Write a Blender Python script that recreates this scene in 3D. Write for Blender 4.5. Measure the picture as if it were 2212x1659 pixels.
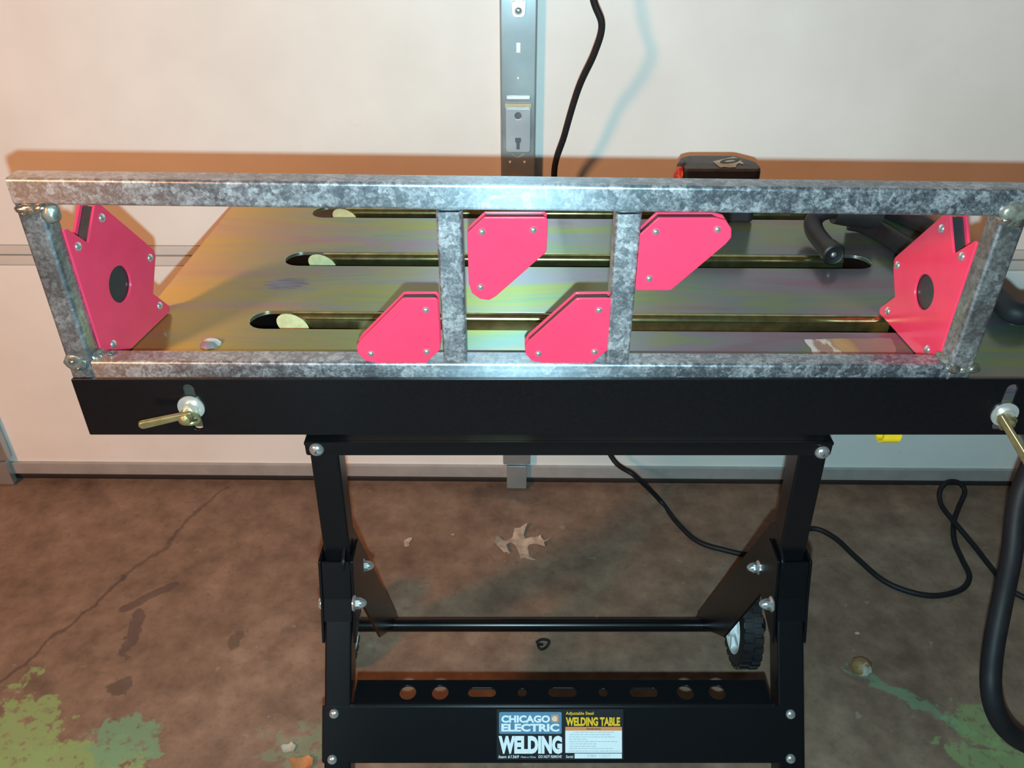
import bpy, bmesh, math, random
from mathutils import Vector, Matrix
random.seed(7)
C = bpy.context.scene.collection
R = math.radians
for o in list(bpy.data.objects):
    bpy.data.objects.remove(o)

# ------------------------------------------------------------------ camera, world, lights
HC = 0.90                                   # lens height above the floor (m)
PITCH = R(33.0)
FPX = 1780.0
cam_d = bpy.data.cameras.new('camera')
cam_d.sensor_width = 36.0
cam_d.lens = FPX / 2212.0 * 36.0
cam_d.clip_start = 0.01
cam = bpy.data.objects.new('camera', cam_d)
cam.location = (0, 0, HC)
cam.rotation_euler = (math.pi / 2 - PITCH, 0, 0)
C.objects.link(cam)
sc = bpy.context.scene
sc.camera = cam
vs = sc.view_settings
sc.display_settings.display_device = 'sRGB'
vs.view_transform = 'Standard'
vs.look = 'None'
vs.exposure = 0.0
vs.gamma = 1.0
vs.use_curve_mapping = False
w = bpy.data.worlds.new('world')
sc.world = w
w.use_nodes = True
w.node_tree.nodes['Background'].inputs[0].default_value = (0.9, 0.75, 0.6, 1)
w.node_tree.nodes['Background'].inputs[1].default_value = 0.02


def spot(name, loc, target, power, col, size, angle, blend):
    l = bpy.data.lights.new(name, 'SPOT')
    l.energy = power
    l.color = col
    l.shadow_soft_size = size
    l.spot_size = R(angle)
    l.spot_blend = blend
    o = bpy.data.objects.new(name, l)
    o.location = loc
    o.rotation_euler = (Vector(target) - Vector(loc)).to_track_quat('-Z', 'Y').to_euler()
    C.objects.link(o)
    return o


# the phone's flash, 3 cm under its lens, and the warm bulb of the garage up to the left
spot('phone_flash', (0, -0.0163, HC - 0.025), (0, 0.8387, HC - 0.025 - 0.5446), 37, (0.60, 1.0, 1.12), 0.004, 172, 0.35)
spot('garage_bulb', (-1.52, -1.02, 1.79), (-0.75, 1.0, 0.27), 200, (1.0, 0.41, 0.165), 0.17, 100, 1.0)

SP, CP = math.sin(PITCH), math.cos(PITCH)


def ray(px, py):
    u, v = px - 1106.0, py - 829.5
    return Vector((u, FPX * CP - v * SP, -(FPX * SP + v * CP)))


def onY(px, py, Y):
    r = ray(px, py)
    return Vector((0, 0, HC)) + r * (Y / r.y)


def onZ(px, py, z):
    r = ray(px, py)
    return Vector((0, 0, HC)) + r * ((z - HC) / r.z)


def onX(px, py, X):
    r = ray(px, py)
    return Vector((0, 0, HC)) + r * (X / r.x)


# ------------------------------------------------------------------ materials
class NT:
    def __init__(s, name):
        s.m = bpy.data.materials.new(name)
        s.m.use_nodes = True
        s.t = s.m.node_tree
        s.b = s.t.nodes['Principled BSDF']

    def n(s, typ, **kw):
        k = s.t.nodes.new(typ)
        for a, v in kw.items():
            setattr(k, a, v)
        return k

    def l(s, a, b):
        s.t.links.new(a, b)

    def coord(s, scale=(1, 1, 1), loc=(0, 0, 0), world=True):
        if world:
            o = s.n('ShaderNodeNewGeometry').outputs['Position']
        else:
            o = s.n('ShaderNodeTexCoord').outputs['Object']
        mp = s.n('ShaderNodeMapping')
        mp.inputs['Scale'].default_value = scale
        mp.inputs['Location'].default_value = loc
        s.l(o, mp.inputs['Vector'])
        return mp.outputs['Vector']

    def noise(s, vec, scale, detail=4, rough=0.6, dist=0.0):
        k = s.n('ShaderNodeTexNoise')
        k.inputs['Scale'].default_value = scale
        k.inputs['Detail'].default_value = detail
        k.inputs['Roughness'].default_value = rough
        k.inputs['Distortion'].default_value = dist
        s.l(vec, k.inputs['Vector'])
        return k.outputs['Fac']

    def ramp(s, fac, stops):
        k = s.n('ShaderNodeValToRGB')
        e = k.color_ramp.elements
        while len(e) < len(stops):
            e.new(0.5)
        for i, (p, c) in enumerate(stops):
            e[i].position = p
            e[i].color = (*c, 1) if isinstance(c, (tuple, list)) else (c, c, c, 1)
        s.l(fac, k.inputs['Fac'])
        return k.outputs['Color']

    def mix(s, fac, a, b, mode='MIX'):
        k = s.n('ShaderNodeMix', data_type='RGBA', blend_type=mode)
        for i, v in ((0, fac), (6, a), (7, b)):
            if isinstance(v, (int, float)):
                k.inputs[i].default_value = v
            elif isinstance(v, (tuple, list)):
                k.inputs[i].default_value = (*v, 1)
            else:
                s.l(v, k.inputs[i])
        return k.outputs[2]

    def math(s, op, a, b=0.0, c=0.0):
        k = s.n('ShaderNodeMath', operation=op)
        for i, v in enumerate((a, b, c)):
            if isinstance(v, (int, float)):
                k.inputs[i].default_value = v
            else:
                s.l(v, k.inputs[i])
        return k.outputs[0]

    def bump(s, h, strength=0.2, dist=0.002):
        k = s.n('ShaderNodeBump')
        k.inputs['Strength'].default_value = strength
        k.inputs['Distance'].default_value = dist
        s.l(h, k.inputs['Height'])
        s.l(k.outputs['Normal'], s.b.inputs['Normal'])

    def col(s, c):
        if isinstance(c, (tuple, list)):
            s.b.inputs['Base Color'].default_value = (*c, 1)
        else:
            s.l(c, s.b.inputs['Base Color'])

    def rough(s, r):
        if isinstance(r, (int, float)):
            s.b.inputs['Roughness'].default_value = r
        else:
            s.l(r, s.b.inputs['Roughness'])

    def metal(s, v):
        if isinstance(v, (int, float)):
            s.b.inputs['Metallic'].default_value = v
        else:
            s.l(v, s.b.inputs['Metallic'])

    def spec(s, v):
        s.b.inputs['Specular IOR Level'].default_value = v


def simple(name, col, rough=0.5, metal=0.0, var=0.12, scale=60, spec=0.5, bump=0.0, world=True):
    t = NT(name)
    f = t.noise(t.coord(world=world), scale, 3)
    a = tuple(max(0, c * (1 - var)) for c in col)
    b = tuple(min(1, c * (1 + var)) for c in col)
    t.col(t.ramp(f, [(0.3, a), (0.7, b)]))
    t.rough(rough)
    t.metal(metal)
    t.spec(spec)
    if bump:
        t.bump(f, bump, 0.001)
    return t.m


def brushed(t, axis, colr, fac, rough=0.5, aniso=0.7):
    g = t.n('ShaderNodeBsdfAnisotropic')
    if isinstance(colr, tuple):
        g.inputs['Color'].default_value = (*colr, 1)
    else:
        t.l(colr, g.inputs['Color'])
    g.inputs['Roughness'].default_value = rough
    g.inputs['Anisotropy'].default_value = aniso
    cv = t.n('ShaderNodeCombineXYZ')
    for i in range(3):
        cv.inputs[i].default_value = axis[i]
    t.l(cv.outputs[0], g.inputs['Tangent'])
    mx = t.n('ShaderNodeMixShader')
    if isinstance(fac, float):
        mx.inputs[0].default_value = fac
    else:
        t.l(fac, mx.inputs[0])
    out = [k for k in t.t.nodes if k.type == 'OUTPUT_MATERIAL'][0]
    t.l(t.b.outputs[0], mx.inputs[1])
    t.l(g.outputs[0], mx.inputs[2])
    t.l(mx.outputs[0], out.inputs['Surface'])


M = {}


def galv(name, dark, mid, lite, axis, burn=0.0):
    t = NT(name)
    v = t.coord()
    f1 = t.noise(v, 360, 6, 0.74, 0.35)
    vo = t.n('ShaderNodeTexVoronoi')
    vo.inputs['Scale'].default_value = 190
    vo.inputs['Randomness'].default_value = 1.0
    nv = t.n('ShaderNodeVectorMath', operation='MULTIPLY_ADD')
    nz = t.n('ShaderNodeTexNoise')
    nz.inputs['Scale'].default_value = 120
    t.l(v, nz.inputs['Vector'])
    t.l(nz.outputs['Color'], nv.inputs[0])
    nv.inputs[1].default_value = (0.012, 0.012, 0.012)
    t.l(v, nv.inputs[2])
    t.l(nv.outputs[0], vo.inputs['Vector'])
    sp = t.n('ShaderNodeSeparateColor')
    t.l(vo.outputs['Color'], sp.inputs[0])
    big = t.noise(v, 30, 4, 0.6)
    k = t.math('ADD', t.math('MULTIPLY', f1, 0.74), t.math('MULTIPLY', big, 0.38))
    k = t.math('ADD', k, t.math('MULTIPLY', sp.outputs[0], 0.16))
    c = t.ramp(k, [(0.48, dark), (0.62, mid), (0.74, lite), (0.88, tuple(min(1, x * 1.35) for x in lite))])
    if burn:
        b = t.ramp(t.noise(v, 22, 4, 0.6), [(0.42, (0, 0, 0)), (0.62, (1, 1, 1))])
        c = t.mix(t.math('MULTIPLY', b, burn), c, (0.10, 0.075, 0.055))
    t.col(c)
    t.metal(t.ramp(k, [(0.55, 0.85), (0.78, 0.60)]))
    t.rough(t.math('MULTIPLY_ADD', k, 0.30, 0.14 if not burn else 0.08))
    t.bump(f1, 0.10, 0.0005)
    brushed(t, axis, (0.58, 0.64, 0.70), 0.165, 0.5, 0.64 if axis[0] else 0.0)
    return t.m


M['galv'] = galv('galvanised_steel', (0.15, 0.17, 0.20), (0.25, 0.275, 0.305), (0.42, 0.445, 0.47), (1, 0, 0))
M['galv_up'] = galv('galvanised_steel_upright', (0.20, 0.22, 0.25), (0.33, 0.355, 0.385), (0.52, 0.545, 0.57), (0, 0, 1))
M['galv_post'] = galv('heat_tinted_steel', (0.20, 0.21, 0.22), (0.30, 0.31, 0.32), (0.40, 0.41, 0.41), (0, 0, 1), 0.6)
M['weld'] = simple('weld_metal', (0.42, 0.40, 0.34), 0.22, 0.9, 0.45, 220, bump=0.5)
M['scale'] = simple('burnt_weld_metal', (0.20, 0.20, 0.17), 0.36, 0.55, 0.5, 160, bump=0.4)

# yellow chromate zinc plate
t = NT('yellow_zinc_plate')
v = t.coord((2.2, 15, 8))
f = t.noise(v, 1.6, 5, 0.55, 0.9)
f2 = t.noise(t.coord((1.5, 6, 1), (4, 2, 1)), 1.9, 3, 0.5, 0.5)
c1 = t.ramp(f, [(0.32, (0.30, 0.15, 0.15)), (0.42, (0.30, 0.22, 0.22)), (0.49, (0.24, 0.25, 0.17)),
                (0.56, (0.29, 0.30, 0.06)), (0.63, (0.15, 0.26, 0.19)), (0.74, (0.31, 0.20, 0.24))])
c2 = t.ramp(f2, [(0.35, (0.30, 0.27, 0.09)), (0.47, (0.22, 0.25, 0.23)), (0.58, (0.32, 0.21, 0.22)), (0.70, (0.19, 0.26, 0.19))])
c = t.mix(0.0, t.mix(0.42, c1, c2), (0.255, 0.25, 0.225))
# bolder yellow towards the left edge of the sheet: the bulb-lit band painted in
sx = t.n('ShaderNodeSeparateXYZ')
t.l(t.coord(), sx.inputs[0])
edge = t.n('ShaderNodeMapRange')
edge.inputs[1].default_value = -0.17
edge.inputs[2].default_value = -0.30
t.l(sx.outputs[0], edge.inputs[0])
c = t.mix(t.math('MULTIPLY', edge.outputs[0], t.math('MULTIPLY_ADD', f, 0.9, 0.1)), c, (0.42, 0.29, 0.03))
# grey scuffed spot rubbed through the plating
sc_p = onZ(622, 612, 0.55)
dx = t.math('MULTIPLY', t.math('SUBTRACT', sx.outputs[0], sc_p.x), 1 / 0.026)
dy = t.math('MULTIPLY', t.math('SUBTRACT', sx.outputs[1], sc_p.y), 1 / 0.017)
dd = t.math('ADD', t.math('MULTIPLY', dx, dx), t.math('MULTIPLY', dy, dy))
dd = t.math('ADD', dd, t.math('MULTIPLY_ADD', t.noise(t.coord((18, 160, 1)), 2.0, 3), 2.4, -1.2))
sm = t.ramp(dd, [(0.45, 1.0), (0.75, 0.0)])
c = t.mix(sm, c, t.ramp(t.noise(t.coord((25, 420, 1)), 1.5, 3), [(0.4, (0.13, 0.135, 0.15)), (0.6, (0.26, 0.27, 0.29))]))
c = t.mix(1.0, c, (0.60, 0.69, 0.86), 'MULTIPLY')
t.col(c)
t.metal(0.62)
t.rough(t.math('MULTIPLY_ADD', t.noise(t.coord((6, 40, 6)), 6, 4), 0.10, 0.13))
brushed(t, (1, 0, 0), t.mix(1.0, c, (3.4, 3.2, 2.9), 'MULTIPLY'), 0.29, 0.60, 0.68)
M['zinc'] = t.m
M['zinc_edge'] = simple('yellow_zinc_fold', (0.40, 0.38, 0.17), 0.17, 0.96, 0.3, 90)
M['ear'] = simple('pale_zinc_ear', (0.34, 0.35, 0.18), 0.35, 0.35, 0.15, 150)
M['brass'] = simple('yellow_zinc_hardware', (0.50, 0.42, 0.20), 0.3, 0.8, 0.2, 150)
M['chrome'] = simple('bright_zinc', (0.70, 0.72, 0.73), 0.20, 0.85, 0.1, 120)
M['washer'] = simple('clear_zinc_washer', (0.66, 0.68, 0.66), 0.32, 0.7, 0.08, 150)
M['black'] = simple('black_powder_coat', (0.0036, 0.0040, 0.0050), 0.27, 0.0, 0.2, 500, 0.33, 0.02)
M['bore'] = simple('black_oxide', (0.012, 0.011, 0.01), 0.5)
M['red'] = simple('red_paint', (0.74, 0.041, 0.098), 0.20, 0.0, 0.05, 40, 0.5)
M['core'] = simple('dark_magnet_core', (0.035, 0.032, 0.034), 0.4, 0.3)
M['core_bare'] = simple('bare_magnet_core', (0.055, 0.052, 0.055), 0.3, 0.5)
M['plate_edge'] = simple('bare_cut_edge', (0.45, 0.40, 0.40), 0.4, 0.7)
M['rubber'] = simple('black_rubber', (0.014, 0.014, 0.016), 0.48, 0, 0.2, 60, 0.4)
M['cord'] = simple('black_cord_rubber', (0.013, 0.012, 0.014), 0.55, 0, 0.2, 60, 0.22)
M['white_plastic'] = simple('white_plastic', (0.78, 0.79, 0.80), 0.4, 0, 0.04)
M['case'] = simple('worn_black_plastic', (0.062, 0.062, 0.066), 0.55, 0, 0.3, 90)
M['case_dark'] = simple('black_plastic_side', (0.012, 0.012, 0.015), 0.5, 0, 0.3, 90)
M['redtab'] = simple('red_plastic', (0.55, 0.03, 0.02), 0.4)
M['tape'] = simple('masking_tape', (0.50, 0.47, 0.36), 0.75, 0, 0.2, 120)
M['ink'] = simple('marker_ink', (0.05, 0.048, 0.04), 0.7)
M['yellow'] = simple('yellow_webbing', (0.90, 0.54, 0.015), 0.5, 0, 0.06)
M['seal'] = simple('black_weatherstrip', (0.022, 0.018, 0.018), 0.6)
M['alu'] = simple('bottom_retainer_metal', (0.40, 0.39, 0.38), 0.5, 0.35, 0.1, 30)
M['stile'] = simple('galvanised_stile', (0.42, 0.46, 0.48), 0.27, 0.72, 0.1, 18)
M['hinge'] = simple('hinge_steel', (0.50, 0.54, 0.58), 0.34, 0.5, 0.08, 30)
M['hinge_white'] = simple('light_hinge_steel', (0.80, 0.83, 0.85), 0.4, 0.2, 0.05, 30)
M['hole'] = simple('dark_recess', (0.12, 0.13, 0.14), 0.5, 0.4)
M['dirtytape'] = simple('yellowed_sealant', (0.50, 0.48, 0.33), 0.6, 0, 0.15, 200)
M['leaf'] = simple('dry_leaf', (0.43, 0.32, 0.24), 0.7, 0, 0.4, 70)
M['leaf_orange'] = simple('rusty_leaf', (0.42, 0.17, 0.06), 0.7, 0, 0.3, 60)
M['scrap'] = simple('pale_scrap', (0.36, 0.33, 0.28), 0.7, 0, 0.25, 60)
M['nutshell'] = simple('brown_shell', (0.26, 0.15, 0.06), 0.6, 0, 0.3, 80)
M['wall'] = simple('painted_drywall', (0.74, 0.72, 0.69), 0.8, 0, 0.04, 5)
M['s_blue'] = simple('label_blue', (0.075, 0.17, 0.26), 0.4, 0, 0.03)
M['s_white'] = simple('label_white', (0.62, 0.62, 0.63), 0.4, 0, 0.02)
M['s_orange'] = simple('label_orange', (0.60, 0.19, 0.055), 0.4, 0, 0.03)
M['s_yellow'] = simple('label_yellow', (0.66, 0.37, 0.012), 0.4, 0, 0.03)
M['s_grey'] = simple('label_grey_print', (0.36, 0.36, 0.37), 0.5, 0, 0.03)
M['s_black'] = simple('label_black', (0.010, 0.010, 0.012), 0.35, 0, 0.1)

# garage door skin
t = NT('door_paint')
v = t.coord((2, 2, 60))
g = t.noise(t.coord((60, 1, 5)), 5, 4)
d = t.noise(t.coord(), 7, 4, 0.55)
c = t.ramp(d, [(0.35, (0.74, 0.72, 0.685)), (0.65, (0.80, 0.785, 0.75))])
s2 = t.ramp(t.noise(t.coord(loc=(3, 1, 7)), 26, 4, 0.5), [(0.70, (0, 0, 0)), (0.80, (1, 1, 1))])
sz = t.n('ShaderNodeSeparateXYZ')
t.l(t.coord(), sz.inputs[0])
low = t.n('ShaderNodeMapRange')
low.inputs[1].default_value = 0.30
low.inputs[2].default_value = 0.04
t.l(sz.outputs[2], low.inputs[0])
c = t.mix(t.math('MULTIPLY', s2, t.math('MULTIPLY_ADD', low.outputs[0], 0.5, 0.12)), c, (0.42, 0.36, 0.30))
t.col(c)
t.rough(0.33)
t.bump(g, 0.06, 0.001)
M['door'] = t.m
M['door_lip'] = simple('door_joint_paint', (0.60, 0.575, 0.545), 0.5, 0, 0.06, 12)

# stained concrete with old green paint and a crack
t = NT('stained_concrete')
v = t.coord()
sx = t.n('ShaderNodeSeparateXYZ')
t.l(v, sx.inputs[0])
X, Y = sx.outputs[0], sx.outputs[1]
n1 = t.noise(v, 5, 6, 0.6, 0.3)
n2 = t.noise(v, 24, 6, 0.65)
n3 = t.noise(v, 90, 5, 0.6)
base = t.ramp(t.math('ADD', t.math('MULTIPLY', n1, 0.45), t.math('MULTIPLY', n2, 0.55)),
              [(0.34, (0.108, 0.066, 0.046)), (0.46, (0.178, 0.111, 0.076)), (0.55, (0.228, 0.146, 0.100)), (0.66, (0.31, 0.210, 0.150))])
base = t.mix(t.ramp(n3, [(0.30, 0.35), (0.44, 0.0)]), base, (0.075, 0.058, 0.046))
base = t.mix(t.ramp(t.noise(t.coord(loc=(5, 3, 0)), 45, 3, 0.5), [(0.69, 0.0), (0.74, 0.55)]), base, (0.30, 0.26, 0.22))


def blob(px, py, rx, ry, ang, amp, scale, lo=0.8, hi=1.0, detail=5):
    p = onZ(px, py, 0)
    ca, sa = math.cos(R(ang)), math.sin(R(ang))
    ax = t.math('SUBTRACT', X, p.x)
    ay = t.math('SUBTRACT', Y, p.y)
    qx = t.math('MULTIPLY', t.math('ADD', t.math('MULTIPLY', ax, ca), t.math('MULTIPLY', ay, sa)), 1 / rx)
    qy = t.math('MULTIPLY', t.math('SUBTRACT', t.math('MULTIPLY', ay, ca), t.math('MULTIPLY', ax, sa)), 1 / ry)
    r = t.math('SQRT', t.math('ADD', t.math('MULTIPLY', qx, qx), t.math('MULTIPLY', qy, qy)))
    nz = t.noise(t.coord(loc=(px * 0.01, py * 0.01, 0)), scale, detail, 0.65)
    r = t.math('ADD', r, t.math('MULTIPLY_ADD', nz, 5 * amp, -2.5 * amp))
    mr = t.n('ShaderNodeMapRange')
    mr.inputs[1].default_value = hi
    mr.inputs[2].default_value = lo
    t.l(r, mr.inputs[0])
    return mr.outputs[0]


def crack(p, q, wd, amp):
    a, b = onZ(*p, 0), onZ(*q, 0)
    d = (b - a)
    L = d.length
    d = d / L
    ax = t.math('SUBTRACT', X, a.x)
    ay = t.math('SUBTRACT', Y, a.y)
    s = t.math('ADD', t.math('MULTIPLY', ax, d.x), t.math('MULTIPLY', ay, d.y))
    h = t.math('SUBTRACT', t.math('MULTIPLY', ay, d.x), t.math('MULTIPLY', ax, d.y))
    nz = t.noise(t.coord(loc=(p[0] * 0.01, 0, 0)), 11, 4, 0.6)
    h = t.math('ABSOLUTE', t.math('ADD', h, t.math('MULTIPLY_ADD', nz, 3 * amp, -1.5 * amp)))
    mr = t.n('ShaderNodeMapRange')
    mr.inputs[1].default_value = wd
    mr.inputs[2].default_value = wd * 0.3
    t.l(h, mr.inputs[0])
    inside = t.math('MULTIPLY', t.math('GREATER_THAN', s, 0.0), t.math('LESS_THAN', s, L))
    return t.math('MULTIPLY', mr.outputs[0], inside)


green = (0.22, 0.33, 0.12)
teal = (0.15, 0.28, 0.16)
for (px, py, rx, ry, a, amp, scl, colr, op) in (
        (30, 1600, 0.055, 0.075, 10, 0.8, 26, green, 0.85), (150, 1660, 0.09, 0.04, 0, 0.8, 26, green, 0.85),
        (265, 1610, 0.045, 0.045, 20, 0.75, 26, teal, 0.85), (660, 1620, 0.05, 0.03, 0, 1.1, 30, teal, 0.4),
        (1965, 1510, 0.07, 0.011, -38, 0.8, 40, teal, 0.6), (2120, 1560, 0.035, 0.03, -20, 1.0, 34, green, 0.55),
        (2160, 1650, 0.06, 0.03, 0, 0.9, 30, green, 0.6)):
    base = t.mix(t.math('MULTIPLY', t.math('MULTIPLY', blob(px, py, rx, ry, a, amp, scl), t.ramp(n3, [(0.36, 0.25), (0.46, 1.0)])), op), base, colr)
base = t.mix(t.math('MULTIPLY', blob(330, 1285, 0.048, 0.008, 42, 0.5, 25), 0.6), base, (0.055, 0.035, 0.035))
base = t.mix(t.math('MULTIPLY', blob(288, 1360, 0.012, 0.045, 8, 0.7, 30), 0.6), base, (0.055, 0.037, 0.037))
base = t.mix(t.math('MULTIPLY', blob(258, 1484, 0.016, 0.014, 0, 0.5, 40), 0.6), base, (0.055, 0.04, 0.03))
base = t.mix(t.math('MULTIPLY', blob(510, 1380, 0.010, 0.020, -10, 0.5, 40), 0.5), base, (0.06, 0.045, 0.035))
base = t.mix(t.math('MULTIPLY', blob(1120, 1062, 0.07, 0.03, 0, 0.6, 20, 0.5), 0.45), base, (0.055, 0.048, 0.04))
base = t.mix(t.math('MULTIPLY', crack((-5, 1482), (275, 1245), 0.0045, 0.018), 0.6), base, (0.045, 0.028, 0.026))
base = t.mix(t.math('MULTIPLY', crack((265, 1255), (490, 1050), 0.004, 0.018), 0.5), base, (0.05, 0.032, 0.028))
t.col(base)
t.rough(0.62)
t.bump(n2, 0.15, 0.002)
M['floor'] = t.m

# torn label remnant on the plate
t = NT('torn_label')
sx = t.n('ShaderNodeSeparateXYZ')
t.l(t.coord(), sx.inputs[0])
xa, xb = onZ(1745, 755, 0.55).x, onZ(1935, 755, 0.55).x
f = t.math('MULTIPLY', t.math('SUBTRACT', sx.outputs[0], xa), 1 / (xb - xa))
f = t.math('ADD', f, t.math('MULTIPLY_ADD', t.noise(t.coord((60, 25, 1)), 1.6, 4, 0.6), 0.5, -0.25))
t.col(t.ramp(f, [(0.06, (0.42, 0.41, 0.40)), (0.13, (0.22, 0.13, 0.10)), (0.20, (0.24, 0.14, 0.11)), (0.24, (0.46, 0.43, 0.33)), (0.32, (0.25, 0.14, 0.10)),
                 (0.42, (0.34, 0.21, 0.08)), (0.52, (0.30, 0.16, 0.07)), (0.60, (0.22, 0.11, 0.085)), (0.9, (0.25, 0.13, 0.11))]))
t.rough(0.45)
M['torn'] = t.m


# ------------------------------------------------------------------ mesh helpers
def finish(me, mat, smooth=35):
    if mat is not None:
        me.materials.clear()
        me.materials.append(mat)
    if smooth:
        me.polygons.foreach_set('use_smooth', [True] * len(me.polygons))
        me.set_sharp_from_angle(angle=R(smooth))
    return me


def obj(name, geo, mat, parent=None, smooth=35, label=None):
    """geo: bmesh or mesh in the space of its thing; links it as one mesh object"""
    if isinstance(geo, bmesh.types.BMesh):
        bmesh.ops.recalc_face_normals(geo, faces=geo.faces)
        me = bpy.data.meshes.new(name)
        geo.to_mesh(me)
        geo.free()
    else:
        me = geo
        me.name = name
    finish(me, mat, smooth)
    o = bpy.data.objects.new(name, me)
    C.objects.link(o)
    if smooth:
        wn = o.modifiers.new('weighted_normals', 'WEIGHTED_NORMAL')
        wn.keep_sharp = True
    if parent is not None:
        o.parent = parent
        root = parent
        while root.parent:
            root = root.parent
        if root.get('world_built'):
            me.transform(Matrix.Translation(-root.location))
    if label:
        o['label'] = label
    return o


def tag(o, label, cat, group=None):
    o['label'] = label
    o['category'] = cat
    if group:
        o['group'] = group
    return o


def thing(name, loc, label=None, cat=None, group=None, world_built=True):
    o = bpy.data.objects.new(name, None)
    o.empty_display_size = 0.03
    o.location = loc
    C.objects.link(o)
    if world_built:
        o['world_built'] = 1
    if label:
        tag(o, label, cat, group)
    return o


def struct(o):
    o['kind'] = 'structure'
    return o


def copy_tree(o, parent=None):
    c = o.copy()
    C.objects.link(c)
    if parent is not None:
        c.parent = parent
    for ch in list(o.children):
        copy_tree(ch, c)
    return c


def NB():
    return bmesh.new()


def box(bm, lo, hi, bev=0.0, mat=None):
    lo, hi = Vector(lo), Vector(hi)
    vs_ = [bm.verts.new((x, y, z)) for x in (lo.x, hi.x) for y in (lo.y, hi.y) for z in (lo.z, hi.z)]
    fs = [(0, 1, 3, 2), (4, 6, 7, 5), (0, 4, 5, 1), (2, 3, 7, 6), (0, 2, 6, 4), (1, 5, 7, 3)]
    faces = [bm.faces.new([vs_[i] for i in f]) for f in fs]
    if bev:
        edges = list({e for f in faces for e in f.edges})
        res = bmesh.ops.bevel(bm, geom=edges, offset=bev, segments=2, profile=0.6, affect='EDGES')
        vs_ = list({v for f in res['faces'] for v in f.verts} | {v for v in vs_ if v.is_valid})
    if mat is not None:
        bmesh.ops.transform(bm, matrix=mat, verts=[v for v in vs_ if v.is_valid])
    return bm


def bbox(lo, hi, bev=0.0):
    return box(NB(), lo, hi, bev)


def rrect(wd, h, r, seg=4):
    pts = []
    for cx, cy, a0 in ((wd / 2 - r, h / 2 - r, 0), (-wd / 2 + r, h / 2 - r, 90), (-wd / 2 + r, -h / 2 + r, 180), (wd / 2 - r, -h / 2 + r, 270)):
        for k in range(seg + 1):
            a = R(a0 + 90 * k / seg)
            pts.append((cx + r * math.cos(a), cy + r * math.sin(a)))
    return pts


def square_tube(p0, p1, wd, h, side, r=0.0028, wall=0.0016, hollow=True, cuts=0):
    """hollow square tube; 'side' is the world direction of the profile's width"""
    bm = NB()
    p0, p1 = Vector(p0), Vector(p1)
    ax = (p1 - p0).normalized()
    s = (Vector(side) - ax * ax.dot(Vector(side))).normalized()
    u = ax.cross(s)
    out = rrect(wd, h, r)
    inn = rrect(wd - 2 * wall, h - 2 * wall, max(r - wall, 0.0005))
    rings = []
    for P in (p0, p1):
        rings.append([bm.verts.new(P + s * a + u * b) for a, b in out])
        if hollow:
            rings.append([bm.verts.new(P + s * a + u * b) for a, b in inn])
    n = len(out)
    if hollow:
        o0, i0, o1, i1 = rings
        for k in range(n):
            j = (k + 1) % n
            bm.faces.new((o0[k], o0[j], o1[j], o1[k]))
            bm.faces.new((i0[j], i0[k], i1[k], i1[j]))
            bm.faces.new((o0[j], o0[k], i0[k], i0[j]))
            bm.faces.new((o1[k], o1[j], i1[j], i1[k]))
    else:
        o0, o1 = rings
        for k in range(n):
            j = (k + 1) % n
            bm.faces.new((o0[k], o0[j], o1[j], o1[k]))
        bm.faces.new(o0)
        bm.faces.new(o1)
    return bm


def catmull(pts, k=8):
    P = [Vector(p) for p in pts]
    P = [P[0] * 2 - P[1]] + P + [P[-1] * 2 - P[-2]]
    out = []
    for i in range(1, len(P) - 2):
        a, b, c, d = P[i - 1:i + 3]
        for s in range(k):
            q = s / k
            out.append(0.5 * ((2 * b) + (c - a) * q + (2 * a - 5 * b + 4 * c - d) * q * q + (3 * b - a - 3 * c + d) * q ** 3))
    out.append(P[-2])
    return out


def sweep(pts, rad, seg=10, k=8, bm=None, smooth=True):
    bm = bm or NB()
    P = catmull(pts, k) if smooth else [Vector(p) for p in pts]
    rr = rad if callable(rad) else (lambda q: rad)
    up = Vector((0.13, 0.27, 0.95)).normalized()
    last = None
    N = len(P)
    for i, p in enumerate(P):
        d = (P[min(i + 1, N - 1)] - P[max(i - 1, 0)]).normalized()
        a = d.cross(up)
        if a.length < 1e-4:
            a = d.cross(Vector((1, 0, 0)))
        a.normalize()
        b = a.cross(d).normalized()
        up = b
        r = rr(i / (N - 1))
        ring = [bm.verts.new(p + (a * math.cos(2 * math.pi * j / seg) + b * math.sin(2 * math.pi * j / seg)) * r) for j in range(seg)]
        if last:
            for j in range(seg):
                q = (j + 1) % seg
                bm.faces.new((last[j], last[q], ring[q], ring[j]))
        else:
            bm.faces.new(list(reversed(ring)))
        last = ring
    bm.faces.new(last)
    return bm


def lathe(profile, org, axis, seg=20, bm=None):
    """profile: list of (radius, height along axis)"""
    bm = bm or NB()
    ax = Vector(axis).normalized()
    a = ax.orthogonal().normalized()
    b = ax.cross(a)
    org = Vector(org)
    last = None
    for r, h in profile:
        if r < 1e-6:
            ring = [bm.verts.new(org + ax * h)]
        else:
            ring = [bm.verts.new(org + ax * h + (a * math.cos(2 * math.pi * j / seg) + b * math.sin(2 * math.pi * j / seg)) * r) for j in range(seg)]
        if last is not None:
            for j in range(seg):
                q = (j + 1) % seg
                if len(last) == 1 and len(ring) > 1:
                    bm.faces.new((last[0], ring[q], ring[j]))
                elif len(ring) == 1 and len(last) > 1:
                    bm.faces.new((last[j], last[q], ring[0]))
                elif len(ring) > 1:
                    bm.faces.new((last[j], last[q], ring[q], ring[j]))
        last = ring
    return bm


def dome(org, axis, r, h, seg=16, bm=None):
    prof = [(r, -0.0005)] + [(r * math.cos(R(a)), h * math.sin(R(a))) for a in (0, 20, 40, 60, 78)] + [(0, h)]
    return lathe(prof, org, axis, seg, bm)


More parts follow.
